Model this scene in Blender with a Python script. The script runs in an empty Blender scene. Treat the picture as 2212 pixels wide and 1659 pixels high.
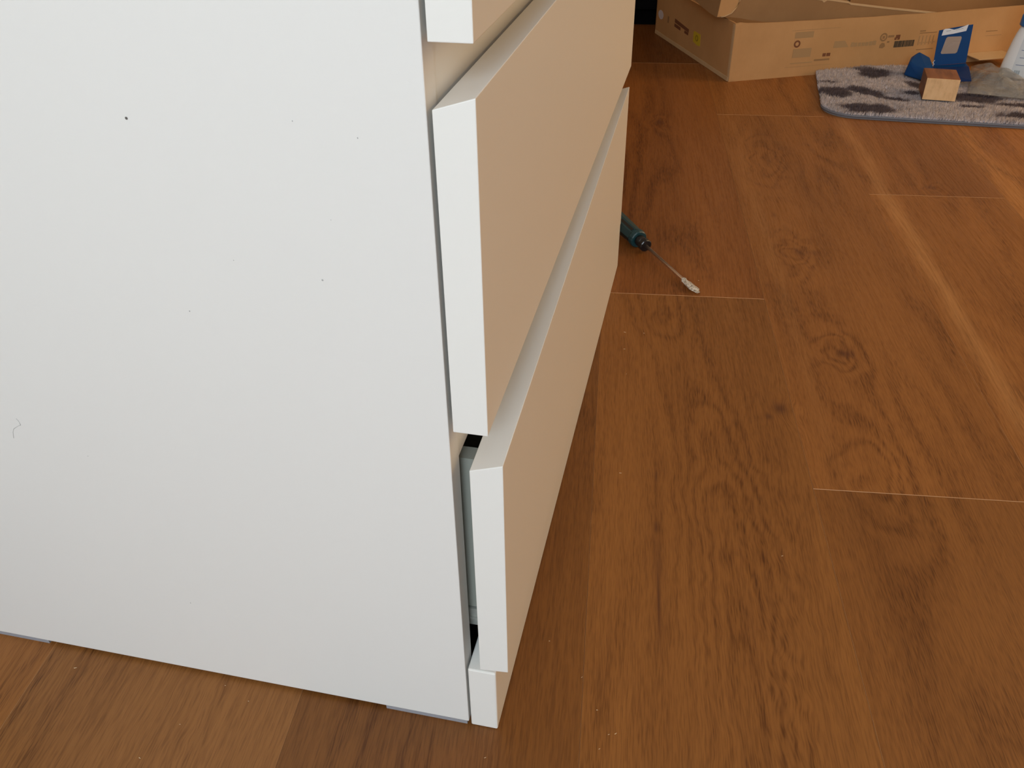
import bpy, bmesh, math, random
import numpy as np
from mathutils import Vector, Matrix
random.seed(7); rng = np.random.default_rng(7)
C = bpy.context.scene.collection
S = bpy.context.scene
AN = 0.10782                       # the planks and the room are turned by this against the chest
def floor_pt(u, v, z=0.0):         # room frame -> world
    return Vector((u*math.cos(AN)-v*math.sin(AN), u*math.sin(AN)+v*math.cos(AN), z))
# ------------------------------------------------------------ camera
cam_d = bpy.data.cameras.new('camera'); cam = bpy.data.objects.new('camera', cam_d); C.objects.link(cam)
S.camera = cam
yaw, pit, rol = -0.22618, 0.6157, -0.0156
f = Vector((math.sin(yaw)*math.cos(pit), math.cos(yaw)*math.cos(pit), -math.sin(pit)))
r = Vector((math.cos(yaw), -math.sin(yaw), 0)); u = r.cross(f)
r2 = r*math.cos(rol)+u*math.sin(rol); u2 = u*math.cos(rol)-r*math.sin(rol)
M = Matrix((r2, u2, -f)).transposed().to_4x4(); M.translation = Vector((0.12797, -0.38582, 0.61641))
cam.matrix_world = M
cam_d.sensor_width = 36; cam_d.lens = 1867.79/2212*36; cam_d.clip_start = 0.02
# ------------------------------------------------------------ world, light, exposure
w = bpy.data.worlds.new('World'); S.world = w; w.use_nodes = True
w.node_tree.nodes['Background'].inputs[0].default_value = (0.75, 0.86, 1.0, 1)
w.node_tree.nodes['Background'].inputs[1].default_value = 1.0
def area(name, loc, target, sx, sy, power, col):
    l = bpy.data.lights.new(name, 'AREA'); l.shape = 'RECTANGLE'; l.size = sx; l.size_y = sy
    l.energy = power; l.color = col
    o = bpy.data.objects.new(name, l); C.objects.link(o); o.location = loc
    o.rotation_euler = (Vector(target)-Vector(loc)).to_track_quat('-Z', 'Y').to_euler()
    return o
# daylight entering through the window of the wall behind the camera
area('window_daylight', floor_pt(-0.05, -2.15, 1.40), floor_pt(-0.05, 0, 1.15), 0.9, 1.2, 43, (0.82, 0.95, 1.05))
# added warm fill from the far right to brighten and warm the chest front
area('warm_fill_right', floor_pt(3.0, 1.4, 1.2), floor_pt(0, 1.2, 0.6), 1.5, 1.7, 37, (1.0, 0.62, 0.24))
S.view_settings.view_transform = 'Standard'; S.view_settings.look = 'None'
S.view_settings.gamma = 1; S.view_settings.use_curve_mapping = False
S.view_settings.exposure = 0.0
# ------------------------------------------------------------ helpers
def mat(name, col, rough=0.5, metal=0.0, **kw):
    m = bpy.data.materials.new(name); m.use_nodes = True
    b = m.node_tree.nodes['Principled BSDF']
    b.inputs['Base Color'].default_value = (*col, 1); b.inputs['Roughness'].default_value = rough
    b.inputs['Metallic'].default_value = metal
    for k, v in kw.items(): b.inputs[k.replace('_', ' ')].default_value = v
    return m
class NT:
    def __init__(s, m): s.t = m.node_tree; s.b = s.t.nodes['Principled BSDF']
    def n(s, typ, ins=None, **props):
        nd = s.t.nodes.new(typ)
        for k, v in props.items(): setattr(nd, k, v)
        for k, v in (ins or {}).items(): s.set(nd, k, v)
        return nd
    def set(s, nd, k, v):
        if isinstance(v, bpy.types.NodeSocket): s.t.links.new(v, nd.inputs[k])
        else: nd.inputs[k].default_value = v
    def m(s, op, a, b=0.0, c=0.0):
        nd = s.t.nodes.new('ShaderNodeMath'); nd.operation = op
        for i, v in enumerate((a, b, c)): s.set(nd, i, v)
        return nd.outputs[0]
    def vm(s, op, a, b):
        nd = s.t.nodes.new('ShaderNodeVectorMath'); nd.operation = op
        s.set(nd, 0, a); s.set(nd, 1, b); return nd.outputs[0]
    def noise(s, vec, scale, detail=2.0, rough=0.5, w=None, dist=0.0):
        nd = s.t.nodes.new('ShaderNodeTexNoise')
        if w is not None: nd.noise_dimensions = '4D'; s.set(nd, 'W', w)
        s.set(nd, 'Vector', vec); s.set(nd, 'Scale', scale); s.set(nd, 'Detail', detail)
        s.set(nd, 'Roughness', rough); s.set(nd, 'Distortion', dist); return nd.outputs[0]
    def ramp(s, fac, stops):
        nd = s.t.nodes.new('ShaderNodeValToRGB'); s.set(nd, 0, fac); e = nd.color_ramp.elements
        while len(e) < len(stops): e.new(0.5)
        for el, (p, c) in zip(e, stops): el.position = p; el.color = (*c, 1) if len(c) == 3 else c
        return nd.outputs[0]
    def mix(s, fac, a, b, typ='MIX'):
        nd = s.t.nodes.new('ShaderNodeMix'); nd.data_type = 'RGBA'; nd.blend_type = typ
        s.set(nd, 0, fac); s.set(nd, 6, a); s.set(nd, 7, b); return nd.outputs[2]
    def smooth(s, x, a, b):
        nd = s.t.nodes.new('ShaderNodeMapRange'); nd.interpolation_type = 'SMOOTHSTEP'
        s.set(nd, 0, x); nd.inputs[1].default_value = a; nd.inputs[2].default_value = b; return nd.outputs[0]
    def gauss(s, vec, cx, cy, sx, sy, rot=0.0):
        d = s.vm('SUBTRACT', vec, (cx, cy, 0))
        if rot:
            rt = s.t.nodes.new('ShaderNodeVectorRotate'); rt.rotation_type = 'Z_AXIS'
            s.t.links.new(d, rt.inputs['Vector']); rt.inputs['Angle'].default_value = -rot; d = rt.outputs[0]
        d = s.vm('MULTIPLY', d, (1/sx, 1/sy, 0))
        nd = s.t.nodes.new('ShaderNodeVectorMath'); nd.operation = 'DOT_PRODUCT'
        s.t.links.new(d, nd.inputs[0]); s.t.links.new(d, nd.inputs[1])
        return s.m('EXPONENT', s.m('MULTIPLY', nd.outputs['Value'], -1.0))
    def bump(s, h, strength, dist):
        nd = s.t.nodes.new('ShaderNodeBump'); s.set(nd, 'Height', h)
        nd.inputs['Strength'].default_value = strength; nd.inputs['Distance'].default_value = dist
        s.t.links.new(nd.outputs[0], s.b.inputs['Normal'])
    def base(s, c): s.t.links.new(c, s.b.inputs['Base Color'])
def mesh(name, V, F, m=None, parent=None, smooth=False, mi=None):
    me = bpy.data.meshes.new(name); me.from_pydata([tuple(v) for v in V], [], F); me.update()
    for x in (m if isinstance(m, (list, tuple)) else [m]):
        if x: me.materials.append(x)
    bm = bmesh.new(); bm.from_mesh(me); bmesh.ops.recalc_face_normals(bm, faces=bm.faces); bm.to_mesh(me); bm.free()
    if smooth: me.polygons.foreach_set('use_smooth', [True]*len(me.polygons))
    if mi:
        for p, i in zip(me.polygons, mi): p.material_index = i
    o = bpy.data.objects.new(name, me); C.objects.link(o)
    if parent: o.parent = parent
    return o
def boxv(x0, x1, y0, y1, z0, z1):
    V = [(x, y, z) for z in (z0, z1) for x, y in ((x0, y0), (x1, y0), (x1, y1), (x0, y1))]
    F = [(0, 3, 2, 1), (4, 5, 6, 7), (0, 1, 5, 4), (1, 2, 6, 5), (2, 3, 7, 6), (3, 0, 4, 7)]
    return V, F
def box(name, x0, x1, y0, y1, z0, z1, m, parent=None, bev=0.0, seg=1):
    o = mesh(name, *boxv(x0, x1, y0, y1, z0, z1), m, parent)
    if bev: bevel(o, bev, seg)
    return o
def bevel(o, wd, seg=1):
    md = o.modifiers.new('bevel', 'BEVEL'); md.width = wd; md.segments = seg; md.limit_method = 'ANGLE'
def join(parts):
    V, F = [], []
    for v, fs in parts:
        k = len(V); V += list(v); F += [tuple(i+k for i in q) for q in fs]
    return V, F
def lathe(prof, n=24, ax='z', off=(0, 0, 0), sy=1.0, caps=True):
    V, F = [], []
    for (h, rad) in prof:
        for i in range(n):
            a = 2*math.pi*i/n; c, s_ = rad*math.cos(a), rad*math.sin(a)*sy
            V.append((off[0]+c, off[1]+s_, off[2]+h) if ax == 'z' else (off[0]+h, off[1]+c, off[2]+s_))
    for j in range(len(prof)-1):
        for i in range(n):
            k = (i+1) % n; F.append((j*n+i, j*n+k, (j+1)*n+k, (j+1)*n+i))
    if caps: F.append(tuple(range(n))[::-1]); F.append(tuple((len(prof)-1)*n+i for i in range(n)))
    return V, F
def tube(pts, rad, n=6):
    V, F = [], []; pts = [Vector(p) for p in pts]
    for j, p in enumerate(pts):
        d = (pts[min(j+1, len(pts)-1)]-pts[max(j-1, 0)]).normalized()
        a = d.cross(Vector((0, 0, 1)) if abs(d.z) < .9 else Vector((1, 0, 0))).normalized(); b = d.cross(a)
        for i in range(n):
            t = 2*math.pi*i/n; V.append(p+a*rad*math.cos(t)+b*rad*math.sin(t))
    for j in range(len(pts)-1):
        for i in range(n):
            k = (i+1) % n; F.append((j*n+i, j*n+k, (j+1)*n+k, (j+1)*n+i))
    F.append(tuple(range(n))); F.append(tuple((len(pts)-1)*n+i for i in range(n)))
    return V, F
def prism(poly, fn, t0, t1):       # polygon of (a,b) mapped by fn(a,b,t), extruded between t0 and t1
    n = len(poly); V = [fn(a, b, t0) for a, b in poly]+[fn(a, b, t1) for a, b in poly]
    F = [tuple(range(n)), tuple(range(n, 2*n))[::-1]]+[(i, (i+1) % n, n+(i+1) % n, n+i) for i in range(n)]
    return V, F
def empty(name, loc=(0, 0, 0), rz=0.0):
    o = bpy.data.objects.new(name, None); C.objects.link(o); o.location = loc; o.rotation_euler = (0, 0, rz)
    o.empty_display_size = .05; return o
def tag(o, label=None, cat=None, group=None, kind=None):
    for k, v in (('label', label), ('category', cat), ('group', group), ('kind', kind)):
        if v: o[k] = v
    return o
# ------------------------------------------------------------ materials
def wood_material(edge=False):
    m = mat('oak_plank', (.3, .15, .06), .42); N = NT(m)
    tc = N.n('ShaderNodeTexCoord').outputs['Object']; oi = N.n('ShaderNodeObjectInfo')
    rnd = N.m('MULTIPLY', oi.outputs['Random'], 40.0)
    xy = N.vm('MULTIPLY', tc, (1, 1, 0))
    # figure field: broad noise pulled out along the plank, with knots pressed in
    v1 = N.vm('MULTIPLY', xy, (7.0, 0.95, 0))
    fld = N.noise(v1, 1.0, 1.6, .45, rnd, .35)
    warp = N.noise(N.vm('MULTIPLY', xy, (30, 8, 0)), 1.0, 2.0, .5, rnd)
    fld = N.m('ADD', fld, N.m('MULTIPLY', N.m('SUBTRACT', warp, .5), .075))
    pw = N.vm('ADD', xy, N.n('ShaderNodeCombineXYZ', {0: N.m('MULTIPLY', N.m('SUBTRACT', N.noise(xy, 16, 2.0), .5), .05), 1: N.m('MULTIPLY', N.m('SUBTRACT', N.noise(xy, 13, 2.0, w=7.0), .5), .12)}).outputs[0])
    KN = [(.192, 1.46, .02, .06, .28), (.385, .862, .025, .06, .42), (.394, .578, .028, .04, .38), (.31, .44, .016, .03, .34),
          (.230, .20, .05, .20, .55), (.663, 1.142, .02, .03, .35), (.390, 1.25, .035, .16, .40), (.383, .34, .03, .09, .35),
          (.226, -.02, .04, .12, .3), (-.24, -.04, .03, .10, .3), (.17, .66, .03, .08, .25)]
    for cx, cy, sx, sy, a in KN:
        fld = N.m('MULTIPLY_ADD', N.gauss(pw, cx, cy, sx, sy), a*.62, fld)
    ph = N.m('MULTIPLY', fld, 70.0)
    ring = N.m('MULTIPLY_ADD', N.m('SINE', ph), .5, .5)
    ring = N.m('POWER', ring, 1.6)
    # where the growth rings show
    vis = N.smooth(N.noise(N.vm('MULTIPLY', xy, (9, 1.5, 0)), 1.0, 1.0, .5, N.m('ADD', rnd, 9)), .35, .7)
    for cx, cy, sx, sy in [(.385, .862, .05, .12), (.394, .60, .06, .12), (.225, .22, .06, .22), (.383, .36, .05, .10), (.39, 1.28, .05, .2)]:
        vis = N.m('MAXIMUM', vis, N.gauss(xy, cx, cy, sx*1.2, sy*1.2))
    # pores: short dark dashes along the grain
    pv = N.vm('ADD', xy, N.n('ShaderNodeCombineXYZ', {0: N.m('MULTIPLY', fld, .05)}).outputs[0])
    pore = N.noise(N.vm('MULTIPLY', pv, (1050, 62, 0)), 1.0, 1.5, .5, rnd)
    pore2 = N.noise(N.vm('MULTIPLY', pv, (380, 13, 0)), 1.0, 3.0, .6, N.m('ADD', rnd, 3))
    pm = N.smooth(pore, .40, .70); pm2 = N.smooth(pore2, .38, .74)
    light, dark = (.300, .118, .028, 1), (.100, .032, .006, 1)
    tone = N.noise(N.vm('MULTIPLY', xy, (11, 1.3, 0)), 1.0, 2.0, .5, N.m('ADD', rnd, 5))
    fac = N.m('MULTIPLY_ADD', N.smooth(tone, .3, .75), .30, N.m('MULTIPLY', N.m('MULTIPLY', ring, vis), .22))
    fac = N.m('ADD', fac, N.m('MULTIPLY', N.m('MULTIPLY', pm, N.m('MULTIPLY_ADD', N.m('MULTIPLY', ring, vis), .6, .6)), .48)); fac = N.m('ADD', fac, N.m('MULTIPLY', pm2, .24))
    col = N.mix(fac, light, dark)
    # knot hearts and the mineral streaks
    dk = None
    for cx, cy, sx, sy, a in [(.192, 1.46, .008, .014, .8), (.390, .862, .008, .014, .7), (.402, .574, .011, .010, .9), (.303, .447, .008, .010, .9),
                              (.288, .430, .004, .006, .7), (.153, .234, .0022, .010, .9), (.153, .14, .0018, .05, .9), (.155, .31, .0016, .012, .7),
                              (.663, 1.142, .010, .010, .6), (.153, .19, .005, .05, .4), (.406, .862, .02, .01, .35), (.37, 1.0, .004, .01, .5)]:
        g = N.m('MULTIPLY', N.gauss(xy, cx, cy, sx, sy), a); dk = g if dk is None else N.m('MAXIMUM', dk, g)
    dk = N.m('MULTIPLY', dk, N.m('MULTIPLY_ADD', pore2, .9, .4))
    col = N.mix(dk, col, (.075, .024, .010, 1))
    # pale sapwood bands beside the long joints
    sv = N.vm('ADD', xy, N.n('ShaderNodeCombineXYZ', {0: N.m('MULTIPLY', N.m('SUBTRACT', N.noise(N.vm('MULTIPLY', xy, (2, 5, 0)), 1.0, 2.0), .5), .03)}).outputs[0])
    lt = N.m('MAXIMUM', N.gauss(sv, .577, 1.05, .014, 1.0), N.m('MULTIPLY', N.gauss(sv, .80, 1.1, .03, .5), .6))
    lt = N.m('MAXIMUM', lt, N.m('MULTIPLY', N.gauss(sv, .345, .95, .010, .5), .35))
    lt = N.m('MULTIPLY', lt, N.m('MULTIPLY_ADD', N.smooth(pore2, .3, .8), -.6, 1.0))
    col = N.mix(N.m('MULTIPLY', lt, .44), col, (.50, .25, .085, 1))
    col = N.mix(1.0, col, oi.outputs['Color'], 'MULTIPLY')
    N.base(col)
    N.set(N.b, 'Roughness', N.m('MULTIPLY_ADD', pm2, .15, .40))
    N.bump(N.m('ADD', pm, N.m('MULTIPLY', ring, .3)), .12, .0004)
    N.b.inputs['Specular IOR Level'].default_value = .30
    return m
OAK = wood_material()
SEAM = mat('plank_edge', (.50, .26, .11), .45)
def laminate(name, col):
    m = mat(name, col, .38); N = NT(m)
    tc = N.n('ShaderNodeTexCoord').outputs['Object']
    n = N.noise(tc, 900, 1.0); N.bump(n, .05, .0002)
    N.b.inputs['Specular IOR Level'].default_value = .4
    return m
WHITE = laminate('white_foil', (.80, .79, .76)); EDGE = laminate('white_edge_foil', (.84, .83, .79))
GREY = mat('grey_drawer_foil', (.30, .31, .27), .5); STEEL = mat('coated_steel', (.42, .42, .38), .35, .3)
BOARD = mat('chipboard', (.42, .30, .19), .9); FELT = mat('felt_pad', (.30, .30, .33), .9)
PAINT = mat('wall_paint', (.60, .56, .50), .9); CEIL = mat('ceiling_paint', (.82, .82, .80), .9)
def cardboard(name, a, b):
    m = mat(name, a, .75); N = NT(m); tc = N.n('ShaderNodeTexCoord').outputs['Object']
    n = N.noise(tc, 7, 4.0, .6); n2 = N.noise(N.vm('MULTIPLY', tc, (400, 400, 60)), 1.0, 2.0)
    c = N.mix(N.smooth(n, .3, .7), (*a, 1), (*b, 1)); c = N.mix(N.m('MULTIPLY', n2, .25), c, (*[x*.7 for x in b], 1))
    N.base(c); N.bump(n, .25, .004); return m
CARD = cardboard('brown_cardboard', (.54, .30, .125), (.47, .255, .10))
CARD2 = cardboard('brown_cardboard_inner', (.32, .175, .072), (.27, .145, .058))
CARDE = cardboard('cardboard_cut_edge', (.58, .40, .22), (.52, .34, .18))
INKD = mat('black_ink', (.035, .026, .018), .7); INKM = mat('faded_brown_ink', (.27, .15, .062), .8)
INKL = mat('grey_ink', (.36, .22, .10), .8); INKR = mat('red_brown_ink', (.16, .055, .02), .8)
YELL = mat('yellow_paper', (.55, .40, .02), .6); STICK = mat('pale_sticker', (.62, .58, .62), .6)
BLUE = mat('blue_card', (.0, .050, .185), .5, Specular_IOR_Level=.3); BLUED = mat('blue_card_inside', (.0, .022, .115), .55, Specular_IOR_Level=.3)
PAPER = mat('white_paper', (.82, .82, .84), .6); DARK = mat('black_lacquer', (.002, .002, .003), .8, Specular_IOR_Level=.08)
TEAL = mat('teal_plastic', (.012, .055, .065), .38); BLACKP = mat('black_plastic', (.012, .012, .013), .3)
CHROME = mat('steel_shaft', (.72, .58, .50), .38, 1.0)
PLAST = mat('white_plastic', (.90, .90, .90), .3); CAPB = mat('blue_plastic', (.02, .16, .45), .3)
LABEL = mat('label_paper', (.70, .73, .76), .4); INKB = mat('blue_ink', (.10, .14, .28), .5); INKG = mat('grey_print', (.32, .36, .38), .5)
SPECK = mat('dirt_speck', (.12, .11, .10), .8); PALES = mat('faint_speck', (.42, .42, .41), .8)
CHIPM = mat('splinter_wood', (.78, .60, .38), .7); HAIR = mat('grey_hair', (.40, .40, .39), .6)
def tipmat():
    m = mat('silver_film', (.80, .77, .70), .25, .35); N = NT(m); tc = N.n('ShaderNodeTexCoord').outputs['Object']
    n = N.noise(tc, 260, 3.0, .6, dist=1.0)
    N.base(N.ramp(n, [(.35, (.20, .17, .13)), (.5, (.72, .68, .60)), (.7, (.95, .93, .88))])); N.bump(n, .8, .003); return m
TIP = tipmat()
def clear(name, tint, opac, rough=.12, bumps=0.0):
    m = bpy.data.materials.new(name); m.use_nodes = True; t = m.node_tree; t.nodes.clear()
    out = t.nodes.new('ShaderNodeOutputMaterial'); mx = t.nodes.new('ShaderNodeMixShader'); tr = t.nodes.new('ShaderNodeBsdfTransparent')
    gl = t.nodes.new('ShaderNodeBsdfPrincipled'); gl.inputs['Base Color'].default_value = (*tint, 1)
    gl.inputs['Roughness'].default_value = rough; gl.inputs['Specular IOR Level'].default_value = .9
    tr.inputs[0].default_value = (.93, .93, .92, 1)
    if bumps:
        tc = t.nodes.new('ShaderNodeTexCoord'); no = t.nodes.new('ShaderNodeTexNoise'); no.inputs['Scale'].default_value = 38
        no.inputs['Detail'].default_value = 2; no.inputs['Distortion'].default_value = .6
        bp = t.nodes.new('ShaderNodeBump'); bp.inputs['Strength'].default_value = bumps; bp.inputs['Distance'].default_value = .01
        t.links.new(tc.outputs['Object'], no.inputs['Vector']); t.links.new(no.outputs[0], bp.inputs['Height'])
        t.links.new(bp.outputs[0], gl.inputs['Normal'])
    mx.inputs[0].default_value = opac
    t.links.new(tr.outputs[0], mx.inputs[1]); t.links.new(gl.outputs[0], mx.inputs[2]); t.links.new(mx.outputs[0], out.inputs[0])
    return m
BAG = clear('clear_bag_film', (.40, .39, .37), .44, .06, 1.0); FILM = clear('clear_window_film', (.50, .47, .44), .45, .2, .4)
def block_mat():
    m = mat('walnut_side', (.22, .08, .025), .45); N = NT(m); tc = N.n('ShaderNodeTexCoord').outputs['Object']
    n = N.noise(N.vm('MULTIPLY', tc, (60, 9, 60)), 1.0, 3.0, .6)
    N.base(N.ramp(n, [(.3, (.10, .030, .007)), (.55, (.26, .088, .024)), (.75, (.36, .14, .045))])); return m
def end_mat():
    m = mat('pale_end_grain', (.72, .47, .25), .6); N = NT(m); tc = N.n('ShaderNodeTexCoord').outputs['Object']
    n = N.noise(N.vm('MULTIPLY', tc, (90, 90, 40)), 1.0, 3.0, .6)
    N.base(N.ramp(n, [(.25, (.70, .41, .19)), (.5, (.86, .53, .26)), (.75, (.90, .58, .30))])); return m
def glass_pane():
    return clear('window_glass', (.8, .85, .9), .08, .02)
# ------------------------------------------------------------ the room (turned with the planks)
U0, U1, V0, V1, HT = -.6006, 3.0725, -2.20, 4.0, 2.5
def room_piece(name, u0, u1, v0, v1, z0, z1, m, **kw):
    o = box(name, u0, u1, v0, v1, z0, z1, m); o.rotation_euler = (0, 0, AN); tag(o, kind='structure', **kw); return o
floor = room_piece('floor', U0, U1, V0, V1, -.03, -.0125, BOARD)
S1, PW, PL = 0.08804, 0.22955, 1.2165
joints = {0: .7084, 1: .3077, 2: 1.1028, -1: .87, -2: .50, -3: .05, 3: .62, 4: .2, 5: .9, 6: .45, 7: 1.05, 8: .3, 9: .75, 10: .1, 11: .55, 12: .9}
tints = {(-1, 0): (.77, .75, .73), (0, 0): (1.0, 1.0, 1.0), (0, 1): (1.04, .95, .92), (0, 2): (.74, .66, .62), (1, 0): (.94, .92, .92), (1, 1): (1.12, 1.10, 1.12),  # plank tones mixed with painted light: brighter far floor, shade by chest and carton
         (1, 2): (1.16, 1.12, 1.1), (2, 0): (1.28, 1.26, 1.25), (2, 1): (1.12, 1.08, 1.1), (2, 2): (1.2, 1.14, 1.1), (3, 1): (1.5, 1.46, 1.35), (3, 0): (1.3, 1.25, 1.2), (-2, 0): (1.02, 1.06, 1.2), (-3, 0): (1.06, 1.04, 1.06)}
for k in range(-3, 13):
    u0 = S1+k*PW; u1 = u0+PW
    cuts = [V0]+[c for c in (joints[k]+i*PL for i in range(-4, 5)) if V0+.05 < c < V1-.05]+[V1]
    for v0, v1 in zip(cuts[:-1], cuts[1:]):
        g, b, z, bu = .00012, .00050, 0.0, .00022
        V = [(u0+g, v0+g, -.0122), (u1-g, v0+g, -.0122), (u1-g, v1-g, -.0122), (u0+g, v1-g, -.0122)]
        V += [(u0+g, v0+g, z-b), (u1-g, v0+g, z-b), (u1-g, v1-g, z-b), (u0+g, v1-g, z-b)]
        V += [(u0+g+bu, v0+g+b, z), (u1-g-bu, v0+g+b, z), (u1-g-bu, v1-g-b, z), (u0+g+bu, v1-g-b, z)]
        F = [(0, 3, 2, 1), (8, 9, 10, 11)]+[(i, (i+1) % 4, 4+(i+1) % 4, 4+i) for i in range(4)]+[(4+i, 4+(i+1) % 4, 8+(i+1) % 4, 8+i) for i in range(4)]
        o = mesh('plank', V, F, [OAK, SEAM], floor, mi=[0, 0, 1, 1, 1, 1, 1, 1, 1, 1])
        seg = int(round((v0-joints[k])/PL))+1 if v0 > V0 else -9
        # segment 0 lies nearest the camera, 1 the next beyond the joint
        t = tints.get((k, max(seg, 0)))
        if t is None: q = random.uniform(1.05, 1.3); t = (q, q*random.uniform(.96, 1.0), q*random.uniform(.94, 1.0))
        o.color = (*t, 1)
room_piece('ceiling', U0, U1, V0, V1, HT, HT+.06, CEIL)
room_piece('wall_left', U0-.1, U0, V0-.1, V1+.1, -.03, HT, PAINT)
room_piece('wall_back', U0, U1, V1, V1+.1, -.03, HT, PAINT)
# wall behind the camera, with its window opening
wf = mesh('wall_front', *join([boxv(U0, -.52, V0-.1, V0, -.03, HT), boxv(.42, U1, V0-.1, V0, -.03, HT), boxv(-.52, .42, V0-.1, V0, -.03, .78), boxv(-.52, .42, V0-.1, V0, 2.02, HT)]), PAINT)
wf.rotation_euler = (0, 0, AN); tag(wf, kind='structure')
wr = mesh('wall_right', *join([boxv(U1, U1+.1, V0-.1, .6, -.03, HT), boxv(U1, U1+.1, 2.2, V1+.1, -.03, HT), boxv(U1, U1+.1, .6, 2.2, 2.1, HT), boxv(U1, U1+.1, .6, 2.2, -.03, 0.0)]), PAINT)
wr.rotation_euler = (0, 0, AN); tag(wr, kind='structure')
def framed(name, x0, x1, y0, y1, z0, z1, along):
    e = empty(name); e.rotation_euler = (0, 0, AN); tag(e, kind='structure'); t = .06; P = []
    if along == 'x':
        P = [boxv(x0, x0+t, y0, y1, z0, z1), boxv(x1-t, x1, y0, y1, z0, z1), boxv(x0+t, x1-t, y0, y1, z0, z0+t), boxv(x0+t, x1-t, y0, y1, z1-t, z1),
             boxv((x0+x1)/2-.03, (x0+x1)/2+.03, y0, y1, z0+t, z1-t)]
        g = boxv(x0+t, x1-t, (y0+y1)/2-.003, (y0+y1)/2+.003, z0+t, z1-t)
    else:
        P = [boxv(x0, x1, y0, y0+t, z0, z1), boxv(x0, x1, y1-t, y1, z0, z1), boxv(x0, x1, y0+t, y1-t, z0, z0+t), boxv(x0, x1, y0+t, y1-t, z1-t, z1),
             boxv(x0, x1, (y0+y1)/2-.03, (y0+y1)/2+.03, z0+t, z1-t)]
        g = boxv((x0+x1)/2-.003, (x0+x1)/2+.003, y0+t, y1-t, z0+t, z1-t)
    mesh('frame', *join(P), PLAST, e); mesh('pane', *g, glass_pane(), e)
framed('window_1', -.52, .42, V0-.08, V0-.02, .78, 2.02, 'x')
framed('door_1', U1+.02, U1+.08, .6, 2.2, 0.0, 2.1, 'y')
# ------------------------------------------------------------ chest of drawers
W = 0.8
chest = tag(empty('chest_of_drawers'), 'white chest of drawers on the oak floor, lowest drawer slightly open', 'chest of drawers')
def panel(name, x0, x1, y0, y1, z0, z1, m=WHITE, bev=.0006): return box(name, x0, x1, y0, y1, z0, z1, m, chest, bev, 2)
sp = panel('side_panel', -.48, 0, 0, .0176, .0039, .74)
panel('side_panel', -.48, 0, .7824, W, .0039, .74)
panel('top_panel', -.48, .0241, 0, W, .7402, .78)
panel('back_panel', -.476, -.470, .0178, .7822, .03, .739, BOARD, 0)
panel('rail', -.06, -.0006, .0178, .7822, .2612, .33); panel('rail', -.06, -.0006, .0178, .7822, .468, .552)
panel('plinth', .0017, .0232, 0, W, .0004, .0701, EDGE, .0012)
for x0, x1 in ((-.069, -.0015), (-.478, -.379)):
    for y0 in (.0002, .783): box('foot_pad', x0, x1, y0, y0+.0165, .0, .0038, FELT, chest)
def front(name, near, far, m):      # near / far: (xi, zi_top, xo, zo_top, zo_bot, zi_bot) at y=0 and y=W
    V = []
    for (xi, zit, xo, zot, zob, zib), y in ((near, 0), (far, W)):
        V += [(xi, y, zib), (xo, y, zob), (xo, y, zot), (xi, y, zit)]
    F = [(0, 1, 2, 3), (7, 6, 5, 4), (0, 4, 5, 1), (1, 5, 6, 2), (2, 6, 7, 3), (3, 7, 4, 0)]
    o = mesh(name, V, F, m, chest); bevel(o, .0005, 2); return o
def drawer(near, far, z0, z1, dx):
    d = front('drawer_front', near, far, EDGE)
    for y0 in (.030, .758):
        mesh('drawer_side', *boxv(-.44+dx, near[0]-.002, y0, y0+.012, z0+.021, z1), GREY, d)
        mesh('runner', *join([boxv(-.44+dx, near[0]-.004, y0-.002, y0+.012, z0+.012, z0+.0200), boxv(-.44+dx, near[0]-.004, y0-.0035, y0+.012, z0+.010, z0+.012), boxv(-.44+dx, near[0]-.004, y0, y0+.012, z0, z0+.010)]), STEEL, d)
    mesh('drawer_back', *boxv(-.452+dx, -.44+dx, .03, .77, z0+.021, z1), GREY, d)
    mesh('drawer_bottom', *boxv(-.44+dx, min(near[0], far[0])-.006, .042, .758, z0+.024, z0+.028), GREY, d)
drawer((.0114, .2670, .0327, .2743, .0747, .0724), (.0027, .2625, .0237, .2690, .0702, .0700), .0848, .2505, .006)
drawer((.0027, .4880, .0241, .4946, .2960, .2960), (.0027, .4880, .0241, .4946, .2960, .2960), .335, .455, 0)
drawer((.0027, .7110, .0241, .7174, .5184, .5184), (.0027, .7110, .0241, .7174, .5184, .5184), .556, .700, 0)
def speck(x, z, r1, m, rx=1.0):
    V, F = lathe([(-.00018, r1*.5), (0, r1)], 8)
    V = [(x+a*rx, -c_-.00018 if False else -(c_+.00018), z+b) for a, b, c_ in V]
    mesh('speck', V, F, m, sp)
for x, z, r1, m in ((-.1607, .4747, .0008, SPECK), (-.0688, .4787, .0004, PALES), (-.0358, .4723, .00045, PALES), (-.0661, .3912, .0006, PALES), (-.1535, .3616, .0005, PALES),
                    (-.2206, .091, .0006, PALES), (-.2636, .2327, .0004, PALES), (-.056, .4276, .0003, PALES), (-.1175, .3982, .0003, PALES)):
    speck(x, z, r1, m, random.uniform(.5, 1))
hp = [(-.3107, .2583), (-.3096, .2563), (-.3092, .2529), (-.3120, .2515), (-.3164, .2485), (-.3185, .2450), (-.3199, .2397)]
tag(mesh('hair_strand', *tube([(x, -.00012, z) for x, z in hp], .00010, 5), HAIR, smooth=True), 'thin curved grey hair stuck to the white side panel', 'hair')
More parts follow.
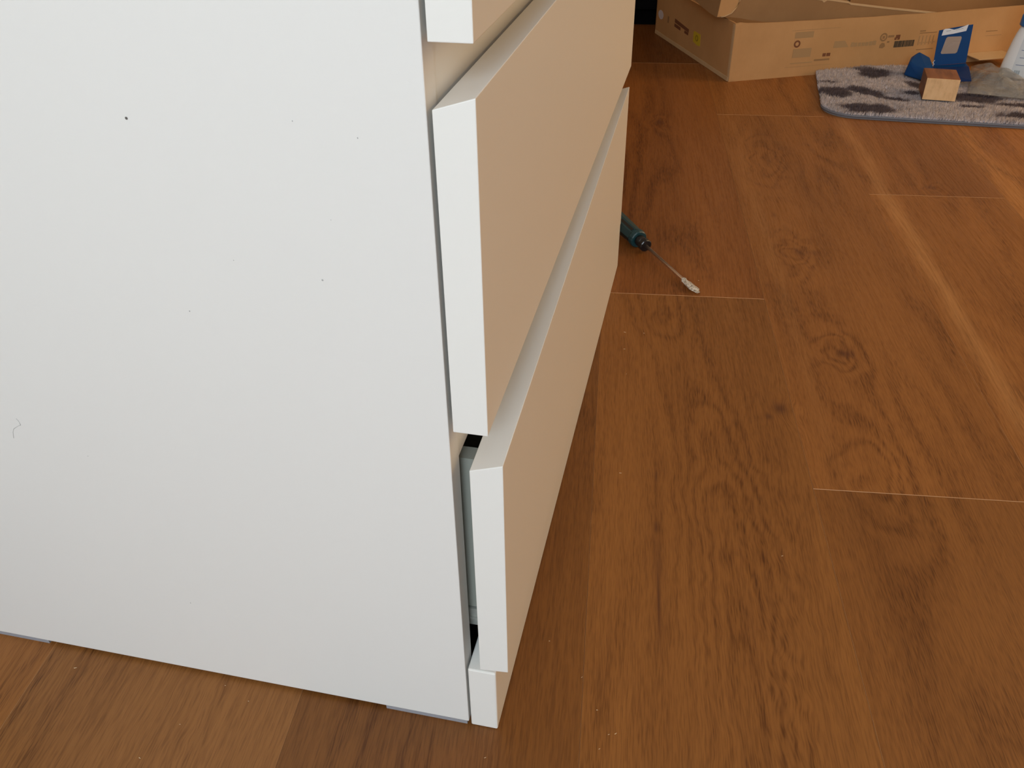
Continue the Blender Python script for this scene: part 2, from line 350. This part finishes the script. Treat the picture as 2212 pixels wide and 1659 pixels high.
# ------------------------------------------------------------ black cabinet far back
cb = empty('black_cabinet', floor_pt(-.14, 2.50), AN)
tag(cb, 'black cabinet in the dark corner behind the cardboard carton', 'cabinet')
box('body', -.42, .42, -.16, .20, .04, .80, DARK, cb, .002); box('plinth', -.42, .42, -.158, .18, 0, .04, DARK, cb)
for x0, x1 in ((-.418, -.002), (.002, .418)):
    d = box('door', x0, x1, -.180, -.162, .045, .795, DARK, cb, .002)
    kx = -.02 if x0 < -.1 else .02
    mesh('knob', *[[(a+kx, -.180-c_, b+.45) for a, b, c_ in V_] if i == 0 else V_ for i, V_ in enumerate(lathe([(0, .004), (.012, .004), (.014, .010), (.022, .009)], 12))], BLACKP, d)
# ------------------------------------------------------------ cardboard carton
CA = Vector((.172, 1.7984, 0)); E1 = Vector((.90421, .42710, 0)); E2 = Vector((-.42710, .90421, 0))
carton = empty('cardboard_carton', CA, math.atan2(.42710, .90421))
tag(carton, 'long open brown cardboard carton lying on the floor, printed symbols on its side', 'box')
CL, CD, CH, CT = 1.30, .50, .131, .004       # local x along the long face, local y depth
def wavy(x0, x1, z, n=26, amp=.0016):
    return [(x0+(x1-x0)*i/n, z+random.uniform(-amp, amp)) for i in range(n+1)]
def wall_x(name, y0, y1, x0, x1, top, m, par, bottom=.0): # wall in the local xz plane with an uneven top edge
    poly = [(x0, bottom), (x1, bottom)]+list(reversed(top))
    return mesh(name, *prism(poly, lambda a, b, t: (a, t, b), y0, y1), m, par)
top1 = [(0, .1325), (.012, .1345), (.03, .1320), (.07, .1300), (.105, .1290), (.16, .1285), (.22, .1270), (.30, .1268), (.36, .1255), (.42, .1262), (.5, .1250), (.56, .1262), (.65, .1270), (.8, .128), (1.0, .129), (CL, .130)]
fw = wall_x('front_wall', 0, CT, 0, CL, top1, CARD, carton)
wall_x('top_edge', -.0002, CT+.0002, 0, CL, [(a, b+.0012) for a, b in top1], CARDE, carton, .1245) if False else None
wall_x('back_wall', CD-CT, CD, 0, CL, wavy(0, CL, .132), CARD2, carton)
# end wall, slightly skewed as in a worn carton
def wall_y(name, x0, x1, y0, y1, top, m, par, bottom=0.0):
    poly = [(y0, bottom), (y1, bottom)]+list(reversed(top))
    return mesh(name, *prism(poly, lambda a, b, t: (t, a, b), x0, x1), m, par)
wall_y('end_wall', 0, CT, CT, CD-CT, [(CT, .1330), (.02, .1335), (.06, .1322), (.14, .1315), (.3, .132), (CD-CT, .132)], CARD, carton)
wall_y('end_wall', CL-CT, CL, CT, CD-CT, wavy(CT, CD-CT, .131), CARD, carton)
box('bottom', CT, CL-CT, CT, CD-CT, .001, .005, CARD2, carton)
box('corner_fold', -.0010, 0, 0, .010, .002, .131, CARDE, carton, .0004)
box('corner_fold', .0, .016, -.0009, 0, .002, .130, CARD, carton, .0004)
box('bottom_flap', -.0022, -.0002, .004, .495, .0005, .0105, CARDE, carton, .0004)
# stiffener boards standing inside at the back
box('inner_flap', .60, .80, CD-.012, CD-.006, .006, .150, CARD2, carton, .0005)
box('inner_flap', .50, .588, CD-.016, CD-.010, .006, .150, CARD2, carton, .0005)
# printed marks on the long face (u, z)
def mark(name, poly, m, par=None, y=-.0003, yb=0.0):
    return mesh(name, *prism(poly, lambda a, b, t: (a, t, b), y, yb), m, par or fw)
def rect(x0, x1, z0, z1, j=0.0): return [(x0, z0), (x1, z0+j), (x1, z1+j), (x0, z1)]
def ring2(name, cx, cz, r1, r0, m, par=fw, n=18):
    V = []
    for t in (-.0003, 0.0):
        for rr in (r1, r0):
            V += [(cx+rr*math.cos(2*math.pi*i/n), t, cz+rr*math.sin(2*math.pi*i/n)) for i in range(n)]
    F = [(i, (i+1) % n, n+(i+1) % n, n+i) for i in range(n)]+[(i, (i+1) % n, 2*n+(i+1) % n, 2*n+i) for i in range(n)]
    F += [(n+i, n+(i+1) % n, 3*n+(i+1) % n, 3*n+i) for i in range(n)]
    return mesh(name, V, F, m, par)
mark('printed_text', rect(.1580, .2060, .0895, .1035), INKL)
mark('printed_text', rect(.1590, .2070, .0445, .0650), INKL)
ring2('printed_ring', .1665, .0765, .0085, .0045, INKR)
mark('printed_mark', rect(.2395, .2480, .0425, .0500), INKR); mark('printed_mark', rect(.2500, .2600, .0425, .0500), INKR)
mark('printed_text', rect(.2190, .2600, .0330, .0372), INKM)
mark('printed_text', rect(.1560, .2150, .0305, .0325), INKL)
mark('printed_text', [(.265, .0605), (.305, .0605), (.298, .070), (.293, .076), (.266, .076)], INKL)
for i in range(7):
    x = .3115+i*.0098; mark('printed_text', rect(x, x+random.uniform(.0062, .0088), .0600, .0600+random.uniform(.0065, .0110)), INKL)
ring2('printed_ring', .3970, .0770, .0100, .0062, INKM); mark('printed_mark', rect(.3940, .4000, .0735, .0800), INKM)
mark('printed_mark', [(.3900, .0520), (.4000, .0510), (.4055, .0550), (.4030, .0620), (.3960, .0640), (.3905, .0590)], INKM)
mark('printed_text', rect(.4090, .4250, .0755, .0805), INKM); mark('printed_text', rect(.4090, .4150, .0630, .0670), INKM)
mark('printed_mark', [(.4275, .0685), (.4330, .0680), (.4335, .0720), (.4360, .0720), (.4360, .0680), (.4420, .0690), (.4420, .0800), (.4300, .0800), (.4300, .0745), (.4275, .0740)], INKR)
xb = .4300
while xb < .4830:                     # barcode
    wb = random.choice([.0012, .0020, .0030]); mark('barcode_bar', rect(xb, min(xb+wb, .4845), .0505, .0655), INKD); xb += wb+random.choice([.0006, .0010])
mark('printed_text', rect(.4945, .5100, .0835, .0862), INKM)
for zc in (.0790, .0400): mark('printed_text', rect(.4950, .5420, zc, zc+.0018), INKM)
for i in range(5):
    x = .4960+i*.0098; mark('printed_text', rect(x, x+.0022, .0520, .0735), INKL); mark('printed_text', rect(x+.004, x+.0072, .0560, .0580), INKL)
mark('printed_text', rect(.6825, .7150, .0715, .0732), INKM); mark('printed_text', rect(.6840, .7300, .0610, .0620), INKL)
for (a, b, c_, d) in ((.1480, .2740, .1072, .1080), (.1440, .2700, .0228, .0234)): mark('printed_line', rect(a, b, c_, d), INKL)
# on the end face: white oval sticker, printed words, yellow handling label with a zero
endw = [o for o in carton.children if o.name.startswith('end_wall')][0]
def emark(name, poly, m, x0=-.0004, x1=0.0): return mesh(name, *prism(poly, lambda a, b, t: (t, a, b), x0, x1), m, endw)
emark('round_sticker', [(.4645+.0185*math.cos(2*math.pi*i/24), .0565+.0118*math.sin(2*math.pi*i/24)) for i in range(24)], STICK)
emark('printed_text', [(.262, .0535), (.360, .0590), (.360, .0685), (.262, .0620)], INKR)
emark('printed_text', [(.318, .0465), (.361, .0480), (.361, .0560), (.318, .0545)], INKR)
emark('printed_text', [(.264, .0465), (.290, .0470), (.290, .0535), (.264, .0530)], INKR)
emark('printed_text', [(.402, .0470), (.412, .0470), (.412, .0640), (.402, .0640)], INKM)
emark('yellow_label', [(.1840, .0385), (.2010, .0365), (.2290, .0400), (.2300, .0640), (.2250, .0665), (.1860, .0660)], YELL)
zr = [(.2065+.0095*math.cos(t), .0530+.0078*math.sin(t)) for t in [2*math.pi*i/18 for i in range(18)]]
zi = [(.2065+.0045*math.cos(t), .0530+.0048*math.sin(t)) for t in [2*math.pi*i/18 for i in range(18)]]
V = [(-.0008, a, b) for a, b in zr+zi]+[(-.0004, a, b) for a, b in zr+zi]; n = 18
mesh('printed_zero', V, [(i, (i+1) % n, n+(i+1) % n, n+i) for i in range(n)]+[(i, (i+1) % n, 2*n+(i+1) % n, 2*n+i) for i in range(n)], mat('olive_ink', (.30, .21, .01), .6), endw)
# scrap flap sticking out at the foot of the long face
box('loose_flap', .635, .745, -.060, -.001, .0205, .0225, CARDE, carton, .0004)
# ------------------------------------------------------------ second, shallow carton lying askew in the first
tray = empty('cardboard_tray', CA-Vector((.42710, -.90421, 0))*.0+E2*.040+E1*(-.031)+Vector((0, 0, .1405)))
tray.rotation_euler = Matrix((E1, E2, Vector((0, 0, 1)))).transposed().to_euler()
tray.rotation_euler = (Matrix((E1, E2, Vector((0, 0, 1)))).transposed() @ Matrix.Rotation(math.radians(7.3), 3, 'Y')).to_euler()
tag(tray, 'shallow torn cardboard tray lying askew on top of the long open carton', 'box')
tb = [(0, 0), (.012, -.0005), (.03, .0030), (.06, .0018), (.11, -.0015), (.17, -.002), (.60, -.002)]
tt = [(0, .066), (.1, .064), (.2, .061), (.262, .0585), (.268, .0545), (.276, .0600), (.335, .0575), (.342, .0548), (.45, .0520), (.60, .050)]
mesh('long_wall', *prism(tb+list(reversed(tt)), lambda a, b, t: (a, t, b), 0, .004), CARD2, tray)
te = [(0, .066), (.262, .0600)]
mesh('cut_edge', *prism([(a, b-.0035) for a, b in tt]+[(a, b+.0006) for a, b in reversed(tt)], lambda a, b, t: (a, t, b), -.0006, .0046), CARDE, tray)
mesh('end_wall', *prism([(.004, 0), (.03, .0016), (.07, .0070), (.11, .0140), (.15, .0210), (.19, .026), (.30, .034), (.30, .075), (.004, .066)], lambda a, b, t: (t-.10*a, a, b), 0, .004), CARD2, tray)
arc = [(0.0005, .001), (.018, .0035), (.034, .0115), (.043, .024), (.048, .040), (.050, .066), (.0005, .066)]
mesh('tuck_flap', *prism(arc, lambda a, b, t: (a, t, b), -.0026, 0), CARD, tray)
rim = [(0.010, .0018), (.018, .0035), (.034, .0115), (.043, .024), (.048, .040), (.050, .066)]
mesh('creased_edge', *tube([(a, -.003, b) for a, b in rim], .0014, 6), CARDE, tray, smooth=True)
box('bottom', .004, .60, .006, .10, -.0020+.004, .0020+.004, CARD2, tray)
# ------------------------------------------------------------ rug
RX0, RX1, RY0 = .376, 1.02, 1.566
def back_y(x): return 1.7984+(x-.172)*.47234-.010
outline = []
for i in range(9):
    t = math.pi+math.pi/2*i/8; outline.append((.446+.070*math.cos(t), 1.636+.066*math.sin(t)))
outline += [(.60, 1.567), (.80, 1.565), (RX1, 1.563), (RX1, 1.935), (.76, 1.945), (.60, 1.975), (.52, back_y(.52)), (.380, back_y(.380))]
rug = empty('rug', (0, 0, 0)); tag(rug, 'grey mottled shaggy rug with a rounded corner beside the cardboard carton', 'rug')
mesh('backing', *prism(outline, lambda a, b, t: (a, b, t), .0003, .0065), mat('rug_backing', (.20, .19, .20), .9), rug)
bt = [(a, b, .0060) for a, b in outline]; bt.append(bt[0])
mesh('binding', *tube(bt[:12], .0030, 6), mat('rug_binding', (.17, .175, .20), .8), rug)
def rug_mat():
    m = mat('rug_pile', (.3, .3, .3), .9); N = NT(m); tc = N.n('ShaderNodeTexCoord').outputs['Object']
    xy = N.vm('MULTIPLY', tc, (1, 1, 0))
    v = N.vm('ADD', xy, N.n('ShaderNodeCombineXYZ', {0: N.m('MULTIPLY', N.m('SUBTRACT', N.noise(xy, 40, 3.0), .5), .02), 1: N.m('MULTIPLY', N.m('SUBTRACT', N.noise(xy, 37, 3.0), .5), .03)}).outputs[0])
    g = None
    for cx, cy, sx, sy, rt, a in [(.475, 1.605, .075, .028, 0, 1.0), (.408, 1.715, .042, .036, -.2, 1.), (.475, 1.735, .045, .026, -.75, 1.), (.520, 1.69, .05, .012, -.3, .9), (.512, 1.885, .040, .040, 0, 1.0), (.40, 1.79, .03, .010, -.2, .7),
                                  (.600, 1.80, .040, .020, -.9, .9), (.575, 1.735, .02, .015, 0, .8), (.700, 1.72, .06, .035, -.2, 1.), (.80, 1.68, .07, .02, -.15, .9), (.775, 1.61, .05, .02, .1, .9), (.69, 1.66, .035, .012, 0, .7),
                                  (.65, 1.90, .06, .04, 0, .8), (.90, 1.76, .09, .03, .2, .9), (.93, 1.60, .05, .02, .2, .9)]:
        q = N.m('MULTIPLY', N.gauss(v, cx, cy, sx, sy, rt), a); g = q if g is None else N.m('MAXIMUM', g, q)
    n = N.noise(N.vm('MULTIPLY', xy, (14, 34, 0)), 1.0, 2.0)
    s = N.m('ADD', g, N.m('MULTIPLY', N.m('SUBTRACT', n, .5), .9))
    c = N.ramp(s, [(.18, (.60, .53, .54)), (.36, (.42, .37, .38)), (.44, (.17, .14, .155)), (.62, (.11, .088, .10))])
    fine = N.noise(xy, 420, 2.0); c = N.mix(1.0, c, N.ramp(fine, [(.3, (.62, .62, .62)), (.7, (1.3, 1.3, 1.3))]), 'MULTIPLY'); c = N.mix(1.0, c, N.ramp(N.noise(xy, 75, 3.0), [(.3, (.72, .72, .73)), (.7, (1.22, 1.22, 1.2))]), 'MULTIPLY')
    N.base(c); N.b.inputs['Specular IOR Level'].default_value = .15; return m
NT_ = 70000
px = rng.uniform(RX0, RX1, NT_); py = rng.uniform(RY0-.004, 2.02, NT_)
poly = np.array(outline); inside = np.zeros(NT_, bool); j = len(poly)-1
for i in range(len(poly)):
    xi, yi = poly[i]; xj, yj = poly[j]
    c_ = ((yi > py) != (yj > py)) & (px < (xj-xi)*(py-yi)/(yj-yi+1e-12)+xi); inside ^= c_; j = i
# keep 3 mm off the edge by testing again a little further out
px, py = px[inside], py[inside]
hgt = .0100+.0020*np.sin(px*37+2*np.sin(py*29))*np.cos(py*41+px*11)+rng.normal(0, .0009, len(px))
n = len(px); ang = rng.uniform(0, 2*np.pi, n); wd = rng.uniform(.0013, .0026, n)
pressed = ((px > .69) & (py > 1.675) & (py < 1.97)) | ((px > .57) & (px < .73) & (py > 1.67))
hgt = np.where(pressed, np.minimum(hgt, .0092), hgt)
lean = rng.normal(0, .0028, (n, 2))+np.array([.0008, -.001])
tipx, tipy = px+lean[:, 0], py+lean[:, 1]
tipy = np.minimum(tipy, 1.7984+(tipx-.172)*.47234-.004)
V = np.zeros((n, 4, 3))
for k in range(3):
    a = ang+k*2.0944
    V[:, k, 0] = px+wd*np.cos(a); V[:, k, 1] = np.minimum(py+wd*np.sin(a), 1.7984+(px-.172)*.47234-.005); V[:, k, 2] = .0062
V[:, 3, 0], V[:, 3, 1], V[:, 3, 2] = tipx, tipy, .006+hgt
idx = (np.arange(n)*4)[:, None]
Fa = np.concatenate([idx+np.array([[0, 1, 3]]), idx+np.array([[1, 2, 3]]), idx+np.array([[2, 0, 3]])], 0)
me = bpy.data.meshes.new('pile'); me.vertices.add(n*4); me.vertices.foreach_set('co', V.reshape(-1))
me.loops.add(len(Fa)*3); me.loops.foreach_set('vertex_index', Fa.reshape(-1).astype(np.int32))
me.polygons.add(len(Fa)); me.polygons.foreach_set('loop_start', np.arange(0, len(Fa)*3, 3, dtype=np.int32)); me.update(calc_edges=True)
me.materials.append(rug_mat()); pile = bpy.data.objects.new('pile', me); C.objects.link(pile); pile.parent = rug
tag(pile, kind='stuff')
# ------------------------------------------------------------ wood block
ZR = .0165
blk = empty('wood_block', (.5893, 1.6802, ZR), math.atan2(-.00466, .0673))
tag(blk, 'small wooden block with a pale sawn end on the grey rug', 'wood block')
box('body', 0, .0675, .0012, .082, 0, .0462, block_mat(), blk, .0012, 2)
box('sawn_end', .0003, .0672, 0, .0012, .0003, .0459, end_mat(), blk)
# ------------------------------------------------------------ blue carton
bc = empty('blue_carton', (0, 0, 0)); tag(bc, 'torn blue cardboard box with a clear hang window behind the wooden block', 'box')
def hull(name, pts, m, par, bev=.0015):
    me = bpy.data.meshes.new(name); bm = bmesh.new(); vs = [bm.verts.new(p) for p in pts]
    rs = bmesh.ops.convex_hull(bm, input=vs); bmesh.ops.delete(bm, geom=[g_ for g_ in rs['geom_interior'] if isinstance(g_, bmesh.types.BMVert)], context='VERTS')
    bmesh.ops.recalc_face_normals(bm, faces=bm.faces); bm.to_mesh(me); bm.free(); me.materials.append(m)
    o = bpy.data.objects.new(name, me); C.objects.link(o); o.parent = par
    if bev: bevel(o, bev, 2)
    return o
hull('folded_end', [(.577, 1.868, ZR), (.615, 1.823, ZR), (.640, 1.835, ZR), (.640, 1.90, ZR), (.592, 1.905, ZR), (.583, 1.868, .047), (.617, 1.842, .040), (.590, 1.895, .052), (.606, 1.903, .063), (.632, 1.898, .052), (.641, 1.870, .034), (.622, 1.850, .040)], BLUE, bc, .003)
hull('tray_body', [(.642, 1.868, ZR), (.716, 1.868, ZR), (.716, 1.895, ZR), (.642, 1.895, ZR), (.642, 1.874, .034), (.716, 1.868, .040), (.714, 1.895, .043), (.644, 1.895, .034)], BLUE, bc, .001)
hull('front_flap', [(.618, 1.842, .0395), (.645, 1.87, .036), (.716, 1.872, .042), (.711, 1.80, .030), (.650, 1.80, .026), (.617, 1.84, .036), (.645, 1.868, .033), (.711, 1.80, .027), (.650, 1.80, .023), (.716, 1.870, .038)], BLUED, bc, .0005)
# standing panel with its window: frame pieces around the hole
def P3(a, b, t): return (.643+.0705*a+(.0045*0)*b+(-.0055)*b, 1.898+t+.006*b, .033+.087*b+.010*a)
hole = [(.17, .32), (.20, .29), (.62, .27), (.67, .30), (.73, .66), (.70, .70), (.30, .72), (.26, .69)]
outer = [(0, 0), (.5, -.01), (1, 0), (1.005, .5), (.99, .98), (.5, .93), (.01, .90), (0, .5)]
outer = [(0, 0), (.35, 0), (.75, 0), (1, 0), (1.0, .97), (.72, .955), (.30, .93), (.0, .90)]
k = 8; Vp = [P3(a, b, t) for t in (-.0006, .0006) for a, b in outer+hole]
hole8 = hole
Fp = []
for i in range(k):
    j = (i+1) % k; Fp += [(i, j, k+j, k+i), (2*k+i, 3*k+i, 3*k+j, 2*k+j), (i, 2*k+i, 2*k+j, j), (k+i, k+j, 3*k+j, 3*k+i)]
mesh('standing_panel', Vp, Fp, BLUE, bc)
mesh('window_film', *prism(hole8, P3, -.0002, .0002), FILM, bc)
stk = [(.10, .765), (.45, .785), (.82, .825), (.86, .985), (.72, .945), (.60, .91), (.45, .885), (.30, .925), (.18, .93), (.13, .905)]
mesh('white_sticker', *prism(stk, P3, -.0012, -.0006), PAPER, bc)
mesh('printed_text', *prism([(.22, .86), (.36, .87), (.36, .882), (.22, .872)], P3, -.0014, -.0012), INKG, bc)
mesh('printed_text', *prism([(.50, .868), (.72, .895), (.72, .905), (.50, .878)], P3, -.0014, -.0012), INKG, bc)
mesh('torn_edge', *tube([(.6425, 1.892, .030), (.6410, 1.892, .034), (.6435, 1.893, .038), (.6405, 1.893, .042), (.6430, 1.893, .047)], .0010, 6), PAPER, bc)
# ------------------------------------------------------------ clear plastic bag
def bagpt(s, t):
    a = Vector((.694, 1.738, 0)); b = Vector((.930, 1.690, 0)); c_ = Vector((.925, 1.812, 0)); d = Vector((.745, 1.965, 0))
    p = a*(1-s)*(1-t)+b*s*(1-t)+c_*s*t+d*(1-s)*t; p.y -= .042*math.sin(math.pi*s)*t
    return p
def bh(s, t):
    e = min(1, 6*min(s, 1-s))**.6*min(1, 5*t)**.7*min(1, 6*(1-t))**.5
    return e*(.013+.006*math.sin(5.2*s+1.3*t+.4)+.016*t*(1-s)**2+.0040*math.sin(14*t+3*math.sin(6*s))+.0030*math.sin(19*s+9*t)+.0016*math.sin(41*s-13*t))
nb = 44; V = []; F = []
for side in (0, 1):
    for i in range(nb+1):
        for j in range(nb+1):
            s_, t_ = i/nb, j/nb; p = bagpt(s_, t_)
            p.z = ZR+.0015+(bh(s_, t_)+.0012 if side == 0 else .0)
            V.append(p)
for side in (0, 1):
    o0 = side*(nb+1)**2
    for i in range(nb):
        for j in range(nb):
            a = o0+i*(nb+1)+j; F.append((a, a+nb+1, a+nb+2, a+1))
tag(mesh('plastic_bag', V, F, BAG, smooth=True), 'crumpled clear plastic bag lying on the grey rug in front of the white bottle', 'bag')
# ------------------------------------------------------------ spray bottle
sb = empty('spray_bottle', (.841, 1.905, ZR)); tag(sb, 'white spray bottle with blue collar standing behind the clear plastic bag', 'bottle')
prof = [(0, .044), (.003, .0475), (.010, .0485), (.030, .0465), (.060, .0420), (.080, .0385), (.095, .0350), (.106, .0310), (.112, .0290)]
mesh('body', *lathe(prof, 48, sy=.66), PLAST, sb, smooth=True)
mesh('collar', *lathe([(.1118, .0330), (.114, .0345), (.134, .0335), (.136, .031)], 40, sy=.85), CAPB, sb, smooth=True)
hd = mesh('spray_head', *join([lathe([(.135, .020), (.150, .021), (.165, .026)], 24), boxv(-.030, .050, -.013, .013, .163, .190), boxv(.050, .062, -.009, .009, .170, .186)]), BLACKP, sb); bevel(hd, .003, 2)
mesh('trigger', *tube([(.030, 0, .165), (.040, 0, .150), (.054, 0, .132)], .005, 10), BLACKP, sb, smooth=True)
def bsurf(th, z, off):                # th in degrees from -x towards -y
    rr = np.interp(z, [p[0] for p in prof], [p[1] for p in prof])+off; t = math.radians(th)
    return (-rr*math.cos(t), -(rr*.66+off*.4)*math.sin(t), z)
def decal(name, th0, th1, z0, z1, off, m, par, nx=14, nz=8, skew=0.0):
    V = [bsurf(th0+(th1-th0)*i/nx, z0+(z1-z0)*j/nz+skew*i/nx, off) for i in range(nx+1) for j in range(nz+1)]
    F = [(i*(nz+1)+j, (i+1)*(nz+1)+j, (i+1)*(nz+1)+j+1, i*(nz+1)+j+1) for i in range(nx) for j in range(nz)]
    return mesh(name, V, F, m, par, smooth=True)
lb = decal('label', 52, 150, .006, .096, .0004, LABEL, sb)
for z, a, b in ((.063, 60, 100), (.047, 62, 96), (.031, 58, 80), (.026, 88, 110)): decal('label_line', a, b, z, z+.0012, .0007, INKB, lb, 8, 1)
for i in range(8): decal('barcode_bar', 60+i*1.9, 60+i*1.9+(1.0 if i % 3 else 1.5), .010, .020, .0007, INKG, lb, 1, 2)
for a, z in ((72, .051), (76, .054), (80, .051)): decal('label_letter', a, a+2.5, z, z+.005, .0007, INKB, lb, 1, 1)
# ------------------------------------------------------------ screwdriver
T0 = Vector((.1462, .7330, .0035)); HB = Vector((.0420, .8750, .0150)); ax = (T0-HB).normalized()
sd = empty('screwdriver', T0)
side = ax.cross(Vector((0, 0, 1))).normalized(); upv = side.cross(ax)
sd.rotation_euler = Matrix((ax, -side, upv)).transposed().to_euler()
tag(sd, 'teal and black screwdriver with silver tip lying on the floor beside the chest', 'screwdriver')
SL = (T0-Vector((.060, .848, .0135))).length
L0 = -SL
def xl(prof, n, m, name, smooth=False, ph=0.0):
    return mesh(name, *lathe([(L0+h, rad) for h, rad in prof], n, 'x'), m, sd, smooth=smooth)
mesh('shaft', *lathe([(L0-.002, .0026), (-.034, .0023), (-.030, .0019)], 20, 'x'), CHROME, sd, smooth=True)
tip = [(-.040, .0026, .0026), (-.036, .0042, .0034), (-.031, .0046, .0032), (-.026, .0056, .0034), (-.020, .0066, .0030), (-.013, .0074, .0024), (-.007, .0062, .0017), (-.002, .0040, .0009), (.001, .0030, .0006)]
V, F = [], []; nt = 12
for i, (x, wy, hz) in enumerate(tip):
    for q in range(nt):
        a = 2*math.pi*q/nt; jt = random.uniform(.76, 1.16); V.append((x, wy*math.cos(a)*jt, hz*math.sin(a)*jt+.0004))
for i in range(len(tip)-1):
    for q in range(nt): F.append((i*nt+q, i*nt+(q+1) % nt, (i+1)*nt+(q+1) % nt, (i+1)*nt+q))
F += [tuple(range(nt)), tuple(len(V)-nt+q for q in range(nt))]
tag(mesh('tip', V, F, TIP, sd), 'silver flattened screwdriver tip')
xl([(0, .0088), (-.001, .0100), (-.0085, .0100), (-.0095, .0090)], 12, BLACKP, 'collar')
xl([(-.0093, .0084), (-.0260, .0088)], 20, BLACKP, 'neck', True)
xl([(-.0215, .0125), (-.0230, .0140), (-.0300, .0146), (-.0330, .0132)], 16, TEAL, 'grip_ring')
xl([(-.0325, .0128), (-.060, .0138), (-.095, .0148), (-.118, .0140), (-.128, .0100)], 8, TEAL, 'handle')
for i in range(8):                     # dark grip strips on the facets
    a = 2*math.pi*(i+.5)/8; ca, sa = math.cos(a), math.sin(a); V = []
    for x in (-.036, -.112):
        for yy in (-.0024, .0024):
            for rr in (.0118, .0136 if x == -.112 else .0126): V.append((L0+x, ca*rr-sa*yy, sa*rr+ca*yy))
    if i % 2 == 0: mesh('grip_strip', V, [(0, 1, 3, 2), (4, 6, 7, 5), (0, 4, 5, 1), (2, 3, 7, 6), (1, 5, 7, 3), (0, 2, 6, 4)], BLACKP, sd)
# ------------------------------------------------------------ wood splinters on the floor
chips = [(-.341, -.018, 2.2, 'pale splinter on the floor nearest the lower left corner'), (-.241, -.0809, 1.6, 'pale splinter at the bottom edge left of the chest'),
         (-.2074, -.0075, .9, "tiny pale crumb on the floor under the side panel's middle"), (-.1816, -.0173, .9, "tiny crumb below the side panel, right of the faint plank joint"), (-.2256, -.0481, .9, "faint crumb between the two left floor splinters"), (.0555, .6106, 3.0, 'long pale splinter near the chest foot below the screwdriver'), (.0807, .6133, 1.6, "small pale crumb right of the longest splinter near the chest foot"),
         (.0595, .5695, 2.4, 'second pale splinter near the chest foot below the screwdriver'), (.0825, .3244, 2.4, 'pale splinter on the floor halfway along the chest'), (.2481, .2359, 1.8, 'lone pale splinter on the middle plank'),
         (.1094, .0139, 1.3, "small crumb left of the slanting splinter by the dark plank joint"), (.1146, .0158, 1.9, 'slanting pale splinter just right of the dark plank joint'), (.0193, -.0252, 1.5, 'bright crumb below the corner of the plinth'), (.1039, .0002, 1.3, "tiny crumb at the bottom edge, right of the dark plank joint"), (.0809, .0616, 1.2, "tiny crumb on the dark plank beside the joint, level with the plinth"),
         (.0478, .0922, 1.0, "upright crumb in the dark strip beside the lowest drawer"), (.0975, .0335, 1.4, "tiny crumb on the joint above the slanting splinter"), (.0682, .5127, 1.2, "tiny crumb below the pair of splinters near the chest foot"), (.1458, .7763, 1.6, 'tiny pale crumb beyond the tip of the screwdriver')]
first = None
for i, (x, y, l, lab) in enumerate(chips):
    if first is None:
        o = mesh('splinter', *boxv(-.0005, .0005, -.00016, .00016, 0, .0003), CHIPM); bm = bmesh.new(); bm.from_mesh(o.data)
        for v in bm.verts:
            if v.co.x > 0: v.co.y *= .4; v.co.z *= .7
        bm.to_mesh(o.data); bm.free(); first = o
    else: o = first.copy(); C.objects.link(o)
    o.location = (x, y, .0001); o.scale = (l, 1.0+.5*(l > 1.5), 1.2); o.rotation_euler = (0, 0, random.uniform(-.3, 1.2))
    tag(o, lab or 'minute pale wood crumb on the floor around the chest', 'splinter', 'wood splinters on the floor')
